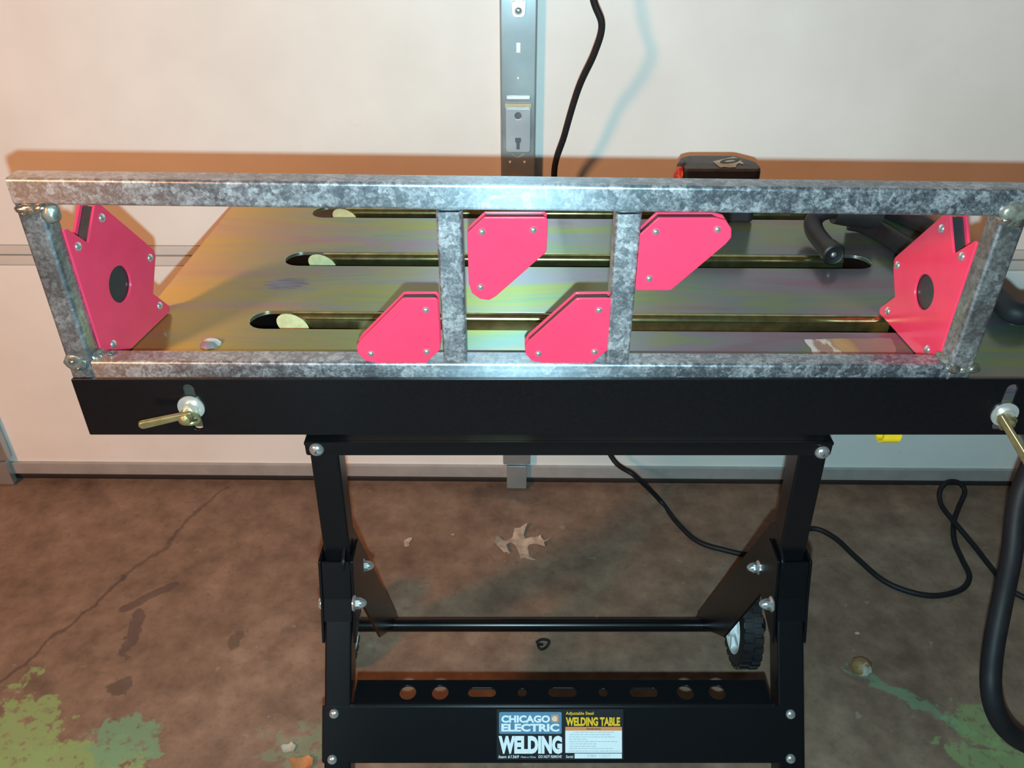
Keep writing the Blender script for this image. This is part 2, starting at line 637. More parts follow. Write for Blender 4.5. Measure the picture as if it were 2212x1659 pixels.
def acorn_nut(org, axis, r, bm=None):
    bm = lathe([(0, 0), (r * 1.45, 0), (r * 1.5, r * 0.25), (r * 1.1, r * 0.5), (r, r * 0.55)], org, axis, 18, bm)
    lathe([(r * 1.05, r * 0.5), (r * 1.05, r * 1.3)], org, axis, 6, bm)
    return lathe([(r * 0.98, r * 1.2), (r * 0.9, r * 1.6), (r * 0.65, r * 2.1), (r * 0.3, r * 2.4), (0, r * 2.45)], org, axis, 14, bm)


def round_poly(pts, radii, seg=5):
    """corner rounding of a closed polygon"""
    out = []
    n = len(pts)
    for i, p in enumerate(pts):
        p = Vector(p)
        r = radii[i] if isinstance(radii, (list, tuple)) else radii
        a, b = Vector(pts[i - 1]), Vector(pts[(i + 1) % n])
        if r <= 0:
            out.append(p)
            continue
        d1, d2 = (a - p).normalized(), (b - p).normalized()
        ang = d1.angle(d2)
        l = min(r / math.tan(ang / 2), (a - p).length * 0.48, (b - p).length * 0.48)
        s, e = p + d1 * l, p + d2 * l
        for k in range(seg + 1):
            q = k / seg
            out.append((1 - q) ** 2 * s + 2 * q * (1 - q) * p + q * q * e)
    return [(v.x, v.y) for v in out]


def circle(cx, cy, r, n=24, ry=None):
    ry = ry or r
    return [(cx + r * math.cos(2 * math.pi * k / n), cy + ry * math.sin(2 * math.pi * k / n)) for k in range(n)]


def stadium(cx, cy, hl, hw, n=10, vert=False):
    pts = []
    for k in range(n + 1):
        a = R(-90 + 180 * k / n)
        pts.append((cx + hl - hw + hw * math.cos(a), cy + hw * math.sin(a)))
    for k in range(n + 1):
        a = R(90 + 180 * k / n)
        pts.append((cx - hl + hw + hw * math.cos(a), cy + hw * math.sin(a)))
    if vert:
        pts = [(cx - (y - cy), cy + (x - cx)) for x, y in pts]
    return pts


def sheet(outer, holes, thick, bev=0.0, mtx=None):
    """flat sheet with holes: outline in local xy, thickness centred on z = 0"""
    cu = bpy.data.curves.new('tmp', 'CURVE')
    cu.dimensions = '2D'
    cu.fill_mode = 'BOTH'
    for loop in [outer] + list(holes):
        sp = cu.splines.new('POLY')
        sp.points.add(len(loop) - 1)
        for p, q in zip(sp.points, loop):
            p.co = (q[0], q[1], 0, 1)
        sp.use_cyclic_u = True
    cu.extrude = max(thick / 2 - bev, 0.00001)
    cu.bevel_depth = bev
    cu.bevel_resolution = 2
    cu.offset = -bev
    return curve_mesh(cu, mtx)


def curve_mesh(cu, mtx=None):
    ob = bpy.data.objects.new('tmp', cu)
    C.objects.link(ob)
    bpy.context.view_layer.update()
    me = bpy.data.meshes.new_from_object(ob.evaluated_get(bpy.context.evaluated_depsgraph_get()))
    bpy.data.objects.remove(ob)
    bpy.data.curves.remove(cu)
    bm = NB()
    bm.from_mesh(me)
    bmesh.ops.remove_doubles(bm, verts=bm.verts, dist=1e-6)
    bmesh.ops.recalc_face_normals(bm, faces=bm.faces)
    bm.to_mesh(me)
    bm.free()
    if mtx is not None:
        me.transform(mtx)
    return me


def text(s, x0, y0, x1, y1, mtx, bold=0.0, depth=0.00012, shear=0.0):
    """flat lettering stretched to fill a box"""
    cu = bpy.data.curves.new('tmp', 'FONT')
    cu.body = s
    cu.size = 1.0
    cu.offset = bold
    cu.extrude = 0.0005
    cu.shear = shear
    cu.resolution_u = 3
    me = curve_mesh(cu)
    xs = [v.co.x for v in me.vertices]
    ys = [v.co.y for v in me.vertices]
    sx, sy = (x1 - x0) / (max(xs) - min(xs)), (y1 - y0) / (max(ys) - min(ys))
    mx, my = min(xs), min(ys)
    for v in me.vertices:
        v.co = ((v.co.x - mx) * sx + x0, (v.co.y - my) * sy + y0, v.co.z * depth / 0.0005)
    me.transform(mtx)
    return me


def axes(org, x, y, z):
    x, y, z = Vector(x), Vector(y), Vector(z)
    m = Matrix((x, y, z)).transposed().to_4x4()
    m.translation = Vector(org)
    return m


def lump(c, rx, ry, rz, seed, sub=3, amp=0.22):
    bm = NB()
    bmesh.ops.create_icosphere(bm, subdivisions=sub, radius=1.0)
    from mathutils import noise
    for v in bm.verts:
        k = 1 + amp * noise.noise(v.co * 1.6 + Vector((seed, seed * 1.7, 0)))
        v.co = Vector((v.co.x * rx * k + c[0], v.co.y * ry * k + c[1], v.co.z * rz * k + c[2]))
    return bm


# ------------------------------------------------------------------ room shell
DY = 1.0775                                 # door face
YAW = -0.0122
struct(obj('floor', bbox((-3.2, -3.6, -0.10), (3.2, 1.6, 0.0)), M['floor'], smooth=0))
struct(obj('ceiling', bbox((-3.2, -3.6, 2.55), (3.2, 1.6, 2.65)), M['wall'], smooth=0))
struct(obj('wall_left', bbox((-3.3, -3.6, 0.0), (-3.2, 1.6, 2.55)), M['wall'], smooth=0))
struct(obj('wall_right', bbox((3.2, -3.6, 0.0), (3.3, 1.6, 2.55)), M['wall'], smooth=0))
struct(obj('wall_back', bbox((-3.2, -3.7, 0.0), (3.2, -3.6, 2.55)), M['wall'], smooth=0))
wf = NB()
box(wf, (-3.2, 1.22, 0.0), (-2.46, 1.34, 2.55))
box(wf, (2.46, 1.22, 0.0), (3.2, 1.34, 2.55))
box(wf, (-2.46, 1.22, 2.15), (2.46, 1.34, 2.55))
struct(obj('wall_front', wf, M['wall'], smooth=0))

# sectional garage door (local: x along the door, y away from the camera, face at y = 0)
door = thing('door_1', (0.008, DY, 0.0), world_built=False)
door.rotation_euler.z = YAW
struct(door)
door['label'] = 'white sectional garage door with galvanised vertical stiles'
zs = [(0.034, 0.397), (0.429, 0.86), (0.892, 1.33), (1.362, 1.80), (1.832, 2.20)]
for i, (a, b) in enumerate(zs):
    obj('door_section', bbox((-2.44, 0.0, a), (2.44, 0.045, b), 0.0025), M['door'], door)
    if i + 1 < len(zs):
        c_ = zs[i + 1][0]
        obj('section_lip', bbox((-2.44, 0.0015, b + 0.001), (2.44, 0.040, b + 0.0148), 0.0015), M['door_lip'], door)
        obj('section_lip', bbox((-2.44, 0.0015, c_ - 0.0148), (2.44, 0.040, c_ - 0.001), 0.0015), M['door_lip'], door)
obj('bottom_rail', bbox((-2.44, -0.006, 0.017), (2.44, 0.045, 0.040), 0.002), M['alu'], door)
sl = sweep([(-2.44, 0.012, 0.009), (0, 0.012, 0.009), (2.44, 0.012, 0.009)], 0.0125, 12, 4)
for v in sl.verts:
    v.co.z = min(max(v.co.z, 0.0005), 0.0185)
obj('weather_seal', sl, M['seal'], door)
for sxp in (-1.72, -0.862, 0.0, 0.862, 1.72):
    for i, (a, b) in enumerate(zs):
        z0 = 0.052 if i == 0 else a - 0.012
        z1 = b + 0.012
        bm = NB()
        box(bm, (sxp - 0.0227, -0.016, z0), (sxp + 0.0227, 0.0, z1), 0.003)
        st = obj('stile', bm, M['stile'], door)
        if i == 0:
            obj('stile_foot', bbox((sxp - 0.0165, -0.0175, 0.003), (sxp + 0.0165, -0.005, 0.050), 0.0015), M['stile'], st)
# hardware on the middle stile
def zdoor(py): return onY(1121, py, DY - 0.018).z
mst = [o for o in door.children if o.name.startswith('stile')][0]
mid_st = [o for o in door.children if o.name.startswith('stile')]
mid = mid_st[2 * len(zs) + 1]
z0, z1 = zdoor(329), zdoor(234)
hp = sheet(round_poly([(-0.0158, z0), (0.0158, z0), (0.0158, z1), (-0.0158, z1)], [0.004, 0.004, 0.001, 0.001]),
           [circle(0, zdoor(250), 0.0042, 16)], 0.003, 0.0008, axes((0, -0.0175, 0), (1, 0, 0), (0, 0, 1), (0, -1, 0)))
hg = obj('hinge_leaf', hp, M['hinge'], mid)
obj('hinge_bore', lathe([(0.0043, 0.0), (0.0043, 0.0012), (0.002, 0.0012), (0, 0.0012)], (0, -0.0160, zdoor(250)), (0, -1, 0), 16), M['hole'], mid)
kh = sheet(round_poly([(-0.0038, zdoor(297)), (0.0038, zdoor(297)), (0.0038, zdoor(305)), (0.0022, zdoor(309)), (0.0022, zdoor(322)), (-0.0022, zdoor(322)), (-0.0022, zdoor(309)), (-0.0038, zdoor(305))][::-1], 0.001),
           [], 0.0008, 0, axes((0, -0.0194, 0), (1, 0, 0), (0, 0, 1), (0, -1, 0)))
obj('keyhole', kh, M['hole'], mid)
obj('sealant_strip', bbox((-0.0165, -0.0195, zdoor(232)), (0.0165, -0.015, zdoor(223)), 0.0008), M['dirtytape'], mid)
obj('hinge_knuckle', bbox((-0.0150, -0.0205, zdoor(217)), (0.0150, -0.015, zdoor(209)), 0.0015), M['hinge'], mid)
obj('embossed_slot', bbox((-0.0028, -0.0172, zdoor(115)), (0.0028, -0.015, zdoor(93)), 0.0008), M['hinge_white'], mid)
obj('rivet', dome((0, -0.016, zdoor(170)), (0, -1, 0), 0.002, 0.0012), M['hinge_white'], mid)
for dxp in (-0.010, 0.009):
    obj('rivet', dome((dxp, -0.016, zdoor(351)), (0, -1, 0), 0.002, 0.0014), M['hinge_white'], mid)
obj('embossed_arc', sweep([(-0.008, -0.0162, zdoor(334)), (0, -0.0162, zdoor(341)), (0.008, -0.0162, zdoor(334))], 0.0009, 8), M['hinge'], mid)
zb = zdoor(38)
tg = sheet(round_poly([(-0.0075, zb), (0.0075, zb), (0.0105, zb + 0.035), (0.0105, zb + 0.09), (-0.0105, zb + 0.09), (-0.0105, zb + 0.035)], [0.006, 0.006, 0.003, 0, 0, 0.003]),
           [circle(0, zdoor(24), 0.0042, 14), circle(-0.0065, zdoor(-2), 0.003, 12), circle(0.0065, zdoor(-2), 0.003, 12)], 0.003, 0.0006,
           axes((0, -0.0178, 0), (1, 0, 0), (0, 0, 1), (0, -1, 0)))
obj('hinge_tongue', tg, M['hinge_white'], mid)
obj('screw', dome((0, -0.0165, zdoor(24)), (0, -1, 0), 0.0036, 0.0015), M['stile'], mid)
obj('stile_tab', bbox((-0.0115, -0.030, zdoor(387)), (0.0115, -0.0155, zdoor(380)), 0.001), M['hinge'], mid)

# bin-shaped box added out of view to shade the right floor from the bulb
bn = thing('bulb_blocker', (-0.435, -0.09, 0.0), 'tall grey box out of view, added to shade the floor from the bulb', 'light blocker')
for nm, lo, hi in (('body', (-0.57, -0.21, 0.0), (-0.30, 0.03, 0.83)), ('lid', (-0.58, -0.22, 0.832), (-0.29, 0.04, 0.90))):
    obj(nm, bbox(lo, hi, 0.02), M['wall'], bn)

# ------------------------------------------------------------------ welding table
ZP = HC - 0.3505                            # top of the plate
table = thing('welding_table', (0.06, 0.70, 0.0),
              'adjustable steel welding table with yellow zinc slotted top and black legs', 'table')
PM = Matrix.Translation((0.066, 0.7707, ZP)) @ Matrix.Rotation(-0.013, 4, 'Z')
PT = 0.0035
yf, yb = -0.2335, 0.239
slots = [(0.0, y) for y in (-0.1295, 0.0, 0.1285)]
outer = round_poly([(-0.395, yf), (0.395, yf), (0.395, yb), (-0.395, yb)], [0.001, 0.001, 0.012, 0.012])
pl = sheet(outer, [stadium(cx, cy, 0.297, 0.0165) for cx, cy in slots], PT, 0.0006, PM @ Matrix.Translation((0, 0, -PT / 2)))
top = obj('tabletop', pl, M['zinc'], table)
for cx, cy in slots:
    bm = NB()
    prof = [(cy + 0.0166, -0.0005)]
    for k in range(7):
        a = R(90 - 15 * k)
        prof.append((cy + 0.0166 - 0.0062 * math.cos(a), -0.0006 - 0.0062 + 0.0062 * math.sin(a)))
    prof.append((cy + 0.0104, -0.032))
    back = [(y + 0.0022, z - 0.0012) for y, z in reversed(prof)]
    loop = prof + back
    xs = [-0.262, 0.274]
    rings = [[bm.verts.new((x, y, z)) for y, z in loop] for x in xs]
    n = len(loop)
    for k in range(n):
        j = (k + 1) % n
        bm.faces.new((rings[0][k], rings[0][j], rings[1][j], rings[1][k]))
    bm.faces.new(rings[0])
    bm.faces.new(rings[1])
    bmesh.ops.transform(bm, matrix=PM, verts=bm.verts)
    fl = obj('slot_flange', bm, M['zinc_edge'], table)
    # the flange's turned ear at the left end
    ear = sheet(circle(0, 0, 0.0155, 20, 0.0095), [], 0.002, 0.0004,
                PM @ axes((-0.262, cy + 0.0075, -0.010), (0.93, -0.12, -0.35), (0.25, 0.45, 0.85), (0.1, -0.9, 0.42)))
    obj('flange_ear', ear, M['ear'], fl)
obj('front_flange', box(NB(), (-0.393, yf - 0.0008, -0.0415), (0.393, yf + 0.0020, -PT), 0.0, PM), M['zinc'], table)
p = onZ(455, 745, ZP)
obj('bolt', lathe([(0, -0.001), (0.0085, -0.001), (0.0088, 0.001), (0.006, 0.004), (0.003, 0.0052), (0, 0.0055)], p, (0, 0, 1), 18), M['chrome'], table)
q = [onZ(1738, 733, ZP), onZ(1926, 731, ZP), onZ(1938, 776, ZP), onZ(1762, 777, ZP)]
rl = [(a.x, a.y) for a in q]
rg = []
for i in range(4):
    a, b = Vector(rl[i]), Vector(rl[(i + 1) % 4])
    for k in range(7):
        pnt = a.lerp(b, k / 7)
        rg.append((pnt.x + random.uniform(-1, 1) * 0.0012, pnt.y + random.uniform(-1, 1) * 0.0012))
obj('torn_label', sheet(rg[::-1], [], 0.0003, 0, Matrix.Translation((0, 0, ZP + 0.0003))), M['torn'], table,
    label='torn brown and white label left on the plate')

# front edge guide with two vertical slots
GY = 0.531
GM = axes((0, GY + 0.0015, 0), (1, 0, 0), (0, 0, 1), (0, -1, 0))
gz0, gz1 = HC - 0.3935, HC - 0.3406
def gslot(px): 
    a, b = onY(px, 833, GY), onY(px, 928, GY)
    return a.x, a.z, b.z
xl = onY(409, 850, GY).x
xr = onY(2181, 855, GY).x
s0, s1 = onY(409, 831, GY).z, onY(420, 929, GY).z
hl = (s0 - s1) / 2
gs = [stadium(x, (s0 + s1) / 2, hl, 0.0042, 8, True) for x in (xl, xr)]
gd = obj('edge_guide', sheet(round_poly([(-0.338, gz0), (0.472, gz0), (0.472, gz1), (-0.338, gz1)], 0.0012), gs, 0.003, 0.0006, GM), M['black'], table)
for i, (px, py, e0, e1) in enumerate(((412, 882, (404, 896), (300, 919)), (2172, 897, (2166, 906), (2228, 1010)))):
    c_ = onY(px, py, GY - 0.002)
    wb = obj('wing_bolt', lathe([(0, 0), (0.0104, 0), (0.0106, 0.0008), (0.0104, 0.0016), (0.0060, 0.0017), (0.0058, 0.004), (0, 0.004)], c_ + Vector((0, 0.002, 0)), (0, -1, 0), 28), M['washer'], table)
    a = onY(*e0, GY - 0.010)
    b = onY(*e1, GY - (0.017 if i == 0 else 0.040))
    d = (b - a).normalized()
    up = Vector((0, -0.35, 0.94))
    sd = (up - d * up.dot(d)).normalized()
    L = (b - a).length
    nrm = d.cross(sd)
    pad = round_poly([(-0.004, -0.0028), (L * 0.5, -0.0036), (L, -0.0040), (L, 0.0040), (L * 0.5, 0.0036), (-0.004, 0.0028)], [0.002, 0, 0.004, 0.004, 0, 0.002])
    obj('wing_handle', sheet(pad, [], 0.0034, 0.0008, axes(a, d, sd, nrm)), M['brass'], wb)
    obj('boss', lathe([(0, 0), (0.0056, 0), (0.0054, 0.007), (0.0045, 0.0095), (0.002, 0.011), (0, 0.0112)], onY(e0[0] + 2, e0[1] - 2, GY - 0.003), (0, -1, 0), 18), M['brass'], wb)
    obj('collar', lathe([(0.0064, 0.0), (0.0076, 0.0012), (0.0072, 0.003), (0.005, 0.0032)], onY(e0[0] + 8, e0[1] + 5, GY - 0.004), (0.25, -0.9, -0.3), 18), M['brass'], wb)

# support bar under the top with its side plates
BY = 0.560
bl, br = onY(655, 957, BY).x, onY(1803, 957, BY).x
bz1, bz0 = onY(1229, 957, BY).z, onY(1229, 986, BY).z
bm = NB()
box(bm, (bl, BY, bz0), (br, BY + 0.0068, bz1), 0.0032)
box(bm, (bl, BY, bz1 - 0.003), (br, BY + 0.22, bz1), 0.0012)
obj('support_bar', bm, M['black'], table)
for x0_, x1_ in ((-0.315, -0.150), (0.268, 0.43)):
    bm = NB()
    box(bm, (x0_, 0.60, ZP - 0.070), (x1_, 1.004, ZP - 0.035), 0.002)
    obj('under_channel', bm, M['black'], table)
for x in (bl + 0.012, br - 0.002):
    obj('tilt_plate', sheet(round_poly([(0, 0), (0.20, 0), (0.20, ZP - 0.045 - bz1), (0, ZP - 0.045 - bz1)], [0.006, 0.006, 0, 0]), [circle(0.03, 0.02, 0.004, 12), circle(0.16, 0.02, 0.004, 12)], 0.003, 0.0005,
        axes((x, BY + 0.012, bz1), (0, 1, 0), (0, 0, 1), (1, 0, 0))), M['black'], table)
for px, py in ((684, 971), (1776, 977)):
    c_ = onY(px, py, BY)
    b = obj('bolt', dome(c_, (0, -1, 0), 0.0064, 0.0046, 20), M['chrome'], table)
    cr = NB()
    box(cr, c_ + Vector((-0.0022, -0.0050, -0.0005)), c_ + Vector((0.0022, -0.0041, 0.0005)))
    box(cr, c_ + Vector((-0.0005, -0.0050, -0.0022)), c_ + Vector((0.0005, -0.0041, 0.0022)))
    obj('cross_recess', cr, M['hole'], b)

# upper posts, saddles, lower legs
PW = 0.0245
lxl, lxr = -0.1739, 0.2713                  # outer faces
d_leg = Vector((0, -0.57, -0.8216))
for sgn, xo in ((1, lxl), (-1, lxr)):
    xc = xo + sgn * PW / 2
    obj('upper_post', square_tube((xc, 0.5745, bz0 + 0.012), (xc, 0.562, HC - 0.60), PW, PW, (1, 0, 0), 0.002, 0.0016), M['black'], table)
    # lower leg leaning forward to the floor
    pk = Vector((xc, 0.5465 + PW / 2, HC - 0.5716))
    L = (pk.z - 0.012) / 0.8216
    leg = obj('lower_leg', square_tube(pk - d_leg * 0.006, pk + d_leg * L, PW, PW, (1, 0, 0), 0.002, 0.0016), M['black'], table)
    fe = pk + d_leg * L
    obj('foot_pad', bbox(fe + Vector((-0.015, -0.02, -0.012)), fe + Vector((0.015, 0.02, 0.002)), 0.003), M['rubber'], leg)
    # U shaped saddle at the knee
    zt = onY(730, 1211, 0.545).z
    Yk = 0.5435
    pr = [(Yk, zt), (Yk + 0.034, zt), (Yk + 0.040, zt - 0.035), (Yk + 0.030, zt - 0.062), (Yk - 0.030, zt - 0.078), (Yk - 0.012, zt - 0.036)]
    bm = NB()
    side = round_poly([(y, z) for y, z in pr], [0.002, 0.008, 0.01, 0.008, 0.002, 0.002])
    for xx in (xo - sgn * 0.0025, xo + sgn * (PW + 0.0025)):
        me = sheet(side, [], 0.0025, 0.0005, axes((xx, 0, 0), (0, 1, 0), (0, 0, 1), (1, 0, 0)))
        bm.from_mesh(me)
        bpy.data.meshes.remove(me)
    fr = [(Yk, zt - 0.001), (Yk - 0.012, zt - 0.036), (Yk - 0.022, zt - 0.055)]
    x0_, x1_ = sorted((xo - sgn * 0.0005, xo + sgn * (PW + 0.0005)))
    for (ya, za), (yb_, zb_) in zip(fr[:-1], fr[1:]):
        vs4 = [bm.verts.new(p_) for p_ in ((x0_, ya, za), (x1_, ya, za), (x1_, yb_, zb_), (x0_, yb_, zb_))]
        vs5 = [bm.verts.new(v_.co + Vector((0, 0.002, -0.0004))) for v_ in vs4]
        bm.faces.new(vs4)
        bm.faces.new(vs5[::-1])
        for k in range(4):
            bm.faces.new((vs4[k], vs5[k], vs5[(k + 1) % 4], vs4[(k + 1) % 4]))
    obj('saddle', bm, M['black'], table)

# rear braces, axle, wheels
AX = Vector((0, 0.727, HC - 0.8455))
P0 = Vector((0, 0.565, HC - 0.548))
dd_ = (AX - P0).normalized()
nn = Vector((0, -dd_.z, dd_.y))
LB = (AX - P0).length
for sgn, xi in ((1, -0.1545), (-1, 0.2480)):
    bp = round_poly([(-0.012, -0.024), (0.235, -0.036), (0.405, 0.017), (-0.015, 0.024)], [0.01, 0.002, 0.002, 0.016])
    bm = NB()
    me = sheet(bp, [], 0.0028, 0.0005, axes(P0 + Vector((xi, 0, 0)), dd_, nn, dd_.cross(nn)))
    bm.from_mesh(me)
    bpy.data.meshes.remove(me)
    fx = xi - sgn * 0.016
    box(bm, (0.02, 0.018, -0.0012), (LB + 0.02, 0.0205, 0.016), 0.0006, axes(P0 + Vector((xi, 0, 0)), dd_, nn, dd_.cross(nn)) if sgn < 0 else axes(P0 + Vector((xi - 0.0148, 0, 0)), dd_, nn, dd_.cross(nn)))
    obj('rear_brace', bm, M['black'], table)
for px, py, xi, sgn in ((795, 1222, -0.153, 1), (775, 1303, -0.1435, 1), (1628, 1226, 0.2465, -1), (1656, 1305, 0.2415, -1)):
    c_ = onX(px - sgn * 12, py, xi)
    obj('cap_nut', acorn_nut(c_, (sgn, 0, 0), 0.0050), M['chrome'], table)
for xo, sgn in ((lxl - 0.0035, -1), (lxr + 0.0035, 1)):
    c_ = onX(695 if sgn < 0 else 1737, 1303, xo)
    obj('bolt', dome(c_, (sgn, 0, 0), 0.0058, 0.0035), M['chrome'], table)
axl = obj('axle', lathe([(0, -0.285), (0.0085, -0.285), (0.0085, 0.285), (0, 0.285)], AX + Vector((0.042, 0, 0)), (1, 0, 0), 24), M['black'], table)
WR = 0.0545
for sgn, xin in ((-1, -0.205), (1, 0.286)):
    wdt = 0.026
    W = AX + Vector((xin + sgn * wdt / 2, 0, 0))
    bm = lathe([(WR * 0.66, -wdt / 2), (WR * 0.70, -wdt / 2 - 0.0005), (WR * 0.88, -wdt / 2 + 0.0005), (WR * 0.95, -wdt / 2 + 0.003), (WR * 0.95, wdt / 2 - 0.003), (WR * 0.88, wdt / 2 - 0.0005), (WR * 0.70, wdt / 2 + 0.0005), (WR * 0.66, wdt / 2)], W, (1, 0, 0), 40)
    tyre = obj('tyre', bm, M['rubber'], table)
    for k in range(26):
        for row, off in ((-1, 0.0), (1, 0.5)):
            a = 2 * math.pi * (k + off) / 26
            m = Matrix.Translation(W - table.location) @ Matrix.Rotation(a, 4, 'X') @ Matrix.Translation((row * 0.0066, 0, WR * 0.965))
            if 'block' not in globals():
                block = obj('tread_block', bbox((-0.0057, -0.0040, -WR * 0.035), (0.0057, 0.0040, WR * 0.035), 0.0007), M['rubber'], None)
                b_ = block
            else:
                b_ = block.copy()
                C.objects.link(b_)
            b_.parent = tyre
            b_.matrix_local = m
    hb = lathe([(0.009, -wdt / 2 - 0.006), (0.0135, -wdt / 2 - 0.006), (0.0145, -wdt / 2 + 0.002), (WR * 0.50, -wdt / 2 + 0.0055), (WR * 0.58, -wdt / 2 + 0.001), (WR * 0.665, -wdt / 2 - 0.0005), (WR * 0.665, wdt / 2 + 0.0005), (WR * 0.58, wdt / 2 - 0.001), (WR * 0.50, wdt / 2 - 0.0055), (0.0145, wdt / 2 - 0.002), (0.0135, wdt / 2 + 0.006), (0.009, wdt / 2 + 0.006)], W, (1, 0, 0), 36)
    for k in range(5):
        box(hb, (-wdt / 2 - 0.0002, -0.0022, 0.013), (wdt / 2 + 0.0002, 0.0022, WR * 0.62), 0.0006, Matrix.Translation(W) @ Matrix.Rotation(2 * math.pi * k / 5 + 0.3, 4, 'X'))
    obj('hub', hb, M['white_plastic'], tyre)

# tool panel across the lower legs
T0 = Vector((0, 0.479, HC - 0.667))         # top front bend, lies on the legs' front faces
fdir = Vector((0, 0.57, 0.8216))            # up the face
fn = Vector((0, -0.8216, 0.57))             # out of the face, towards the camera
FX = lambda px, py: onP(px, py)
def onP(px, py):
    r = ray(px, py)
    tt = (T0 - Vector((0, 0, HC))).dot(fn) / r.dot(fn)
    q_ = Vector((0, 0, HC)) + r * tt
    return Vector((q_.x, (q_ - T0).dot(fdir)))
pl0, pl1 = onP(696, 1590).x, onP(1735, 1590).x
fb = onP(1215, 1648).y
FMx = axes(T0 + fn * 0.0003, (1, 0, 0), fdir, fn)
bm = NB()
me = sheet(round_poly([(pl0, fb), (pl1, fb), (pl1, 0), (pl0, 0)], [0.002, 0.002, 0.001, 0.001]), [], 0.0024, 0.0011, axes(T0 + fn * 0.0, (1, 0, 0), fdir, fn))
bm.from_mesh(me); bpy.data.meshes.remove(me)
sx0, sx1 = onP(760, 1500).x + 0.001, onP(1668, 1500).x
holes = []
SD = 0.0275
def shz(px, py):                             # point on the horizontal shelf
    q_ = onZ(px, py, T0.z)
    return q_.x, q_.y - T0.y
for px, wpx in ((881, 0), (951, 0), (1041, 1), (1128, 2), (1215, 1), (1302, 2), (1390, 1), (1480, 0), (1549, 0)):
    x, y = shz(px, 1497)
    if wpx == 0: holes.append(circle(x, y, 0.0078, 22))
    elif wpx == 2: holes.append(circle(x, y, 0.0042, 16))
    else: holes.append(stadium(x, y, 0.0132, 0.0048))
me = sheet(round_poly([(sx0, -0.0008), (sx1, -0.0008), (sx1, SD), (sx0, SD)], 0.0006), holes, 0.0022, 0.0004, Matrix.Translation((0, T0.y, T0.z)))
bm.from_mesh(me); bpy.data.meshes.remove(me)
sweep([(pl0 + 0.026, T0.y + 0.0012, T0.z - 0.0012), (0.05, T0.y + 0.0012, T0.z - 0.0012), (pl1 - 0.026, T0.y + 0.0012, T0.z - 0.0012)], 0.0026, 16, 1, bm)
panel = obj('tool_panel', bm, M['black'], table)
for px, py in ((722, 1541), (718, 1640), (1707, 1542), (1707, 1638)):
    a = onP(px, py)
    c_ = FMx @ Vector((a.x, a.y, 0.0008))
    b = obj('screw', dome(c_, fn, 0.0046, 0.0030, 18), M['chrome'], panel)

# sticker on the panel face
def SR(x0, y0, x1, y1):
    a, b = onP(x0, y1), onP(x1, y0)
    return a.x, a.y, b.x, b.y
def SM(h): return axes(T0 + fn * (0.0011 + h), (1, 0, 0), fdir, fn)
def rect(px, r=0.0, mat=None, name='print', h=0.0002, parent=None, label=None):
    x0, y0, x1, y1 = SR(*px)
    pts = [(x0, y0), (x1, y0), (x1, y1), (x0, y1)]
    return obj(name, sheet(round_poly(pts, r) if r else pts, [], 0.00012, 0, SM(h)), mat, parent, smooth=0, label=label)
def word(s, px, mat, name, bold=0.0, h=0.0004, shear=0.0):
    return obj(name, text(s, *SR(*px), SM(h), bold, 0.00006, shear), mat, stick, smooth=0)
stick = rect((1073, 1531, 1346, 1640), 0.001, M['s_black'], 'sticker', 0.0001, panel, 'printed sticker with blue badge and warning box')
rect((1078, 1537, 1213, 1584), 0.0016, M['s_blue'], 'badge', 0.0002, stick, 'blue rounded badge with white lettering')
word('CHICAGO', (1083, 1544, 1188, 1560), M['s_white'], 'lettering', 0.045)
word('ELECTRIC', (1083, 1562, 1208, 1579), M['s_white'], 'lettering', 0.045)
rect((1190.5, 1543, 1206.5, 1559), 0.0010, M['s_orange'], 'emblem', 0.0003, stick, 'small orange square emblem')
word('C', (1192.5, 1546, 1202, 1556), M['s_white'], 'lettering', 0.02, 0.0006)
word('E', (1197, 1549, 1204, 1553.5), M['s_white'], 'lettering', 0.02, 0.0006)
word('WELDING', (1077, 1588, 1214, 1627), M['s_white'], 'lettering', 0.06)
word('Item 61369', (1077, 1630, 1121, 1636.5), M['s_white'], 'small_print', 0.01, shear=0.15)
word('Made in China', (1125, 1632, 1157, 1635.5), M['s_white'], 'small_print', 0.0, shear=0.15)
word('DO NOT REMOVE', (1163, 1630, 1213, 1636), M['s_white'], 'small_print', 0.01, shear=0.1)
word('Adjustable Steel', (1222, 1536, 1282, 1545), M['s_yellow'], 'lettering', 0.015)
word('WELDING TABLE', (1222, 1548, 1339, 1567), M['s_yellow'], 'lettering', 0.045)
rect((1221, 1569, 1343, 1577), 0, M['s_orange'], 'warning_bar', 0.0002, stick, 'orange warning bar')
word('WARNING', (1266, 1571, 1297, 1575.5), M['s_black'], 'small_print', 0.01)
rect((1221, 1577, 1343, 1625), 0, M['s_white'], 'warning_box', 0.0002, stick, 'white warning box with grey print lines')
for y, xa, xb in ((1580.5, 1238, 1326), (1585.5, 1230, 1322), (1590.5, 1229, 1331), (1595.5, 1229, 1271), (1600.5, 1229, 1335), (1605.5, 1230, 1292), (1610.5, 1230, 1291), (1615.5, 1230, 1324), (1621, 1226, 1339)):
    bm = NB()
    x = xa
    while x < xb - 3:
        wd = min(random.uniform(3, 11), xb - x)
        a = SR(x, y - 0.7, x + wd, y + 0.7)
        box(bm, (a[0], a[1], -0.00004), (a[2], a[3], 0.00004), 0, SM(0.0004))
        x += wd + 1.5
    pl_ = obj('print_line', bm, M['s_grey'], stick, smooth=0)
word('Serial', (1222, 1630, 1238, 1636), M['s_white'], 'small_print', 0.005, shear=0.15)
rect((1241, 1626.5, 1343, 1637), 0, M['s_white'], 'serial_box', 0.0002, stick, 'white serial number box')
word('37884  133217', (1268, 1628.5, 1318, 1634.5), M['s_grey'], 'small_print', 0.0)

